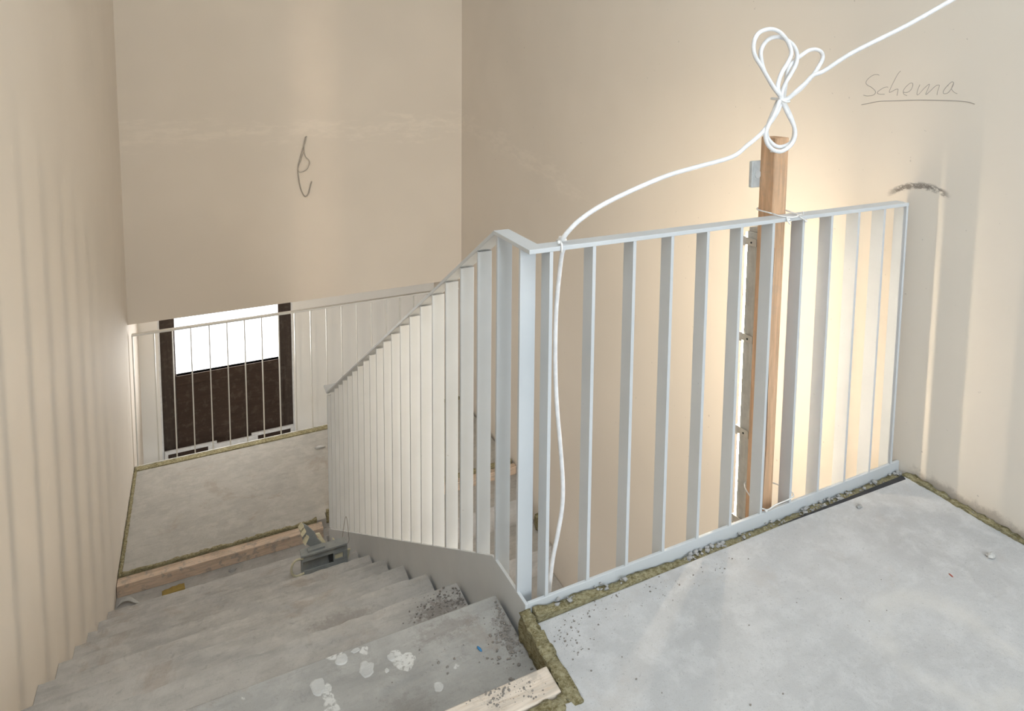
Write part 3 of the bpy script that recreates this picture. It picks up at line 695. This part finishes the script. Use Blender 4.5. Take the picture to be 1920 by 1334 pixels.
lump('mortar_chip', (.10, 3.93, ZR), .020, (1.3, .7, .5), M['crumb'], 'grey mortar chip against the lower board midway along', 'debris', .3)
# dried plaster splashes on the top step: thin raised patches
def splash(x, y, z, rx, ry, label, seed):
    bm = new(); n = 18; top = []; bot = []
    for i in range(n):
        a = 2 * math.pi * i / n; f = 1 + .35 * noise.noise(Vector((math.cos(a) * 1.5, math.sin(a) * 1.5, seed)))
        bot.append(bm.verts.new((x + rx * .8 * f * math.cos(a), y + ry * .8 * f * math.sin(a), z)))
        top.append(bm.verts.new((x + rx * .66 * f * math.cos(a), y + ry * .66 * f * math.sin(a), z + .0012)))
    bm.faces.new(top)
    for i in range(n): bm.faces.new((bot[i], bot[(i + 1) % n], top[(i + 1) % n], top[i]))
    obj('plaster_splash', bm, M['chip'], smooth=False, label=label, category='splash')
splash(.2545, 1.393, ZT, .018, .019, 'white plaster splash on the top step nose, leftmost of three close together', 1)
splash(.300, 1.345, ZT, .020, .026, 'larger pinkish white splash in the middle of the top step', 2)
splash(.357, 1.353, ZT, .011, .013, 'square white splash right of the larger one on the top step', 3)
splash(.339, 1.323, ZT, .006, .008, 'tiny white splash just below the square one on the top step', 4)
splash(.430, 1.238, ZT, .014, .015, 'round white splash on the top step close to the near board', 5)
splash(.288, 1.403, ZT, .014, .007, 'thin white splash at the nose of the top step', 6)
splash(.195, 1.35, ZT, .018, .030, 'white splash at the far left of the visible top step', 7)

def crumbs(label, pts, mat, rmin, rmax, cat='crumbs'):
    bm = new()
    for p in pts:
        r = rmin + (rmax - rmin) * random.random() ** 2.5
        blob(bm, (p[0], p[1], p[2] + r * .35), r, (1, random.uniform(.6, 1), .6), .3, 1)
    obj('mortar_crumbs', bm, mat, label=label, category=cat, kind='stuff')
def cl(cx, cy, z, sx, sy, n): return [(random.gauss(cx, sx), random.gauss(cy, sy), z) for _ in range(int(n * 1.6))]
edge = []
for c, s, n in ((.76, .02, 10), (.86, .02, 8), (.92, .01, 6), (1.16, .03, 22), (1.24, .012, 12), (1.33, .02, 14), (1.44, .03, 12), (1.56, .02, 16), (1.62, .03, 26), (1.70, .025, 26), (1.80, .02, 12), (1.87, .02, 8), (1.98, .012, 22)):
    edge += [(max(.68, min(1.995, random.gauss(c, s))), random.uniform(1.247, 1.266), max(-.008, .014 - .036 * (c - .67) / .75) + random.uniform(0, .004)) for _ in range(n)]
crumbs('grey mortar crumbs caught along the foot of the upper railing', edge, M['crumb'], .0022, .0085)
sc = [p for p in cl(.72, 1.18, 0, .035, .04, 60) + cl(.80, 1.225, 0, .05, .02, 30) + cl(.95, 1.20, 0, .10, .03, 40) + cl(1.19, 1.19, 0, .04, .02, 16) + cl(1.10, .95, 0, .4, .15, 24) if p[0] > .68 and p[1] < 1.235]
crumbs('dark grit scattered on the upper screed near the railing corner', sc, M['crumb2'], .0006, .0030)
ts = [p for p in cl(.622, 1.29, ZT, .012, .03, 110) + cl(.60, 1.25, ZT, .02, .03, 40) + cl(.635, 1.37, ZT, .006, .03, 20) + cl(.50, 1.31, ZT, .08, .04, 26) + cl(.60, 1.16, ZT, .03, .015, 40) if p[0] < .640 and 1.14 < p[1] < 1.405]
crumbs('brownish mortar crumbs heaped in the corner of the top step', ts, M['crumb2'], .0006, .0046)
s2 = [p for p in cl(.575, 1.63, ZT - RISE, .045, .03, 170) + cl(.635, 1.64, ZT - RISE, .006, .03, 40) if p[0] < .642 and 1.43 < p[1] < 1.69]
crumbs('brown rubble on the second step beside the stringer', s2, M['crumb2'], .0006, .0042)
wb = [p for p in cl(.52, 1.115, .001, .025, .012, 60) + cl(.575, 1.10, .001, .015, .015, 24) if 1.072 < p[1] < 1.132 and p[0] < .64]
crumbs('dark dirt spilled over the pale near board', wb, M['crumb2'], .0006, .0032)
wr = [(XB - random.uniform(.004, .03), random.uniform(.75, 1.22), .004) for _ in range(70)]
crumbs('small dark grit along the right wall foot', wr, M['crumb2'], .001, .0028)

GROUPS = {'insulation_strip': 'mineral wool edge strips', 'cable_tie': 'white cable ties on the railing and cable', 'plaster_splash': 'plaster splashes on the top step',
          'mortar_chip': 'mortar chips on the floors', 'mortar_crumbs': 'crumbs and grit', 'wooden_board': 'edge boards of the screed', 'plastic_scrap': 'tiny plastic scraps', 'stair_flight': 'concrete stair flights'}
for o in bpy.data.objects:
    k = o.name.split('.')[0]
    if o.parent is None and k in GROUPS: o['group'] = GROUPS[k]
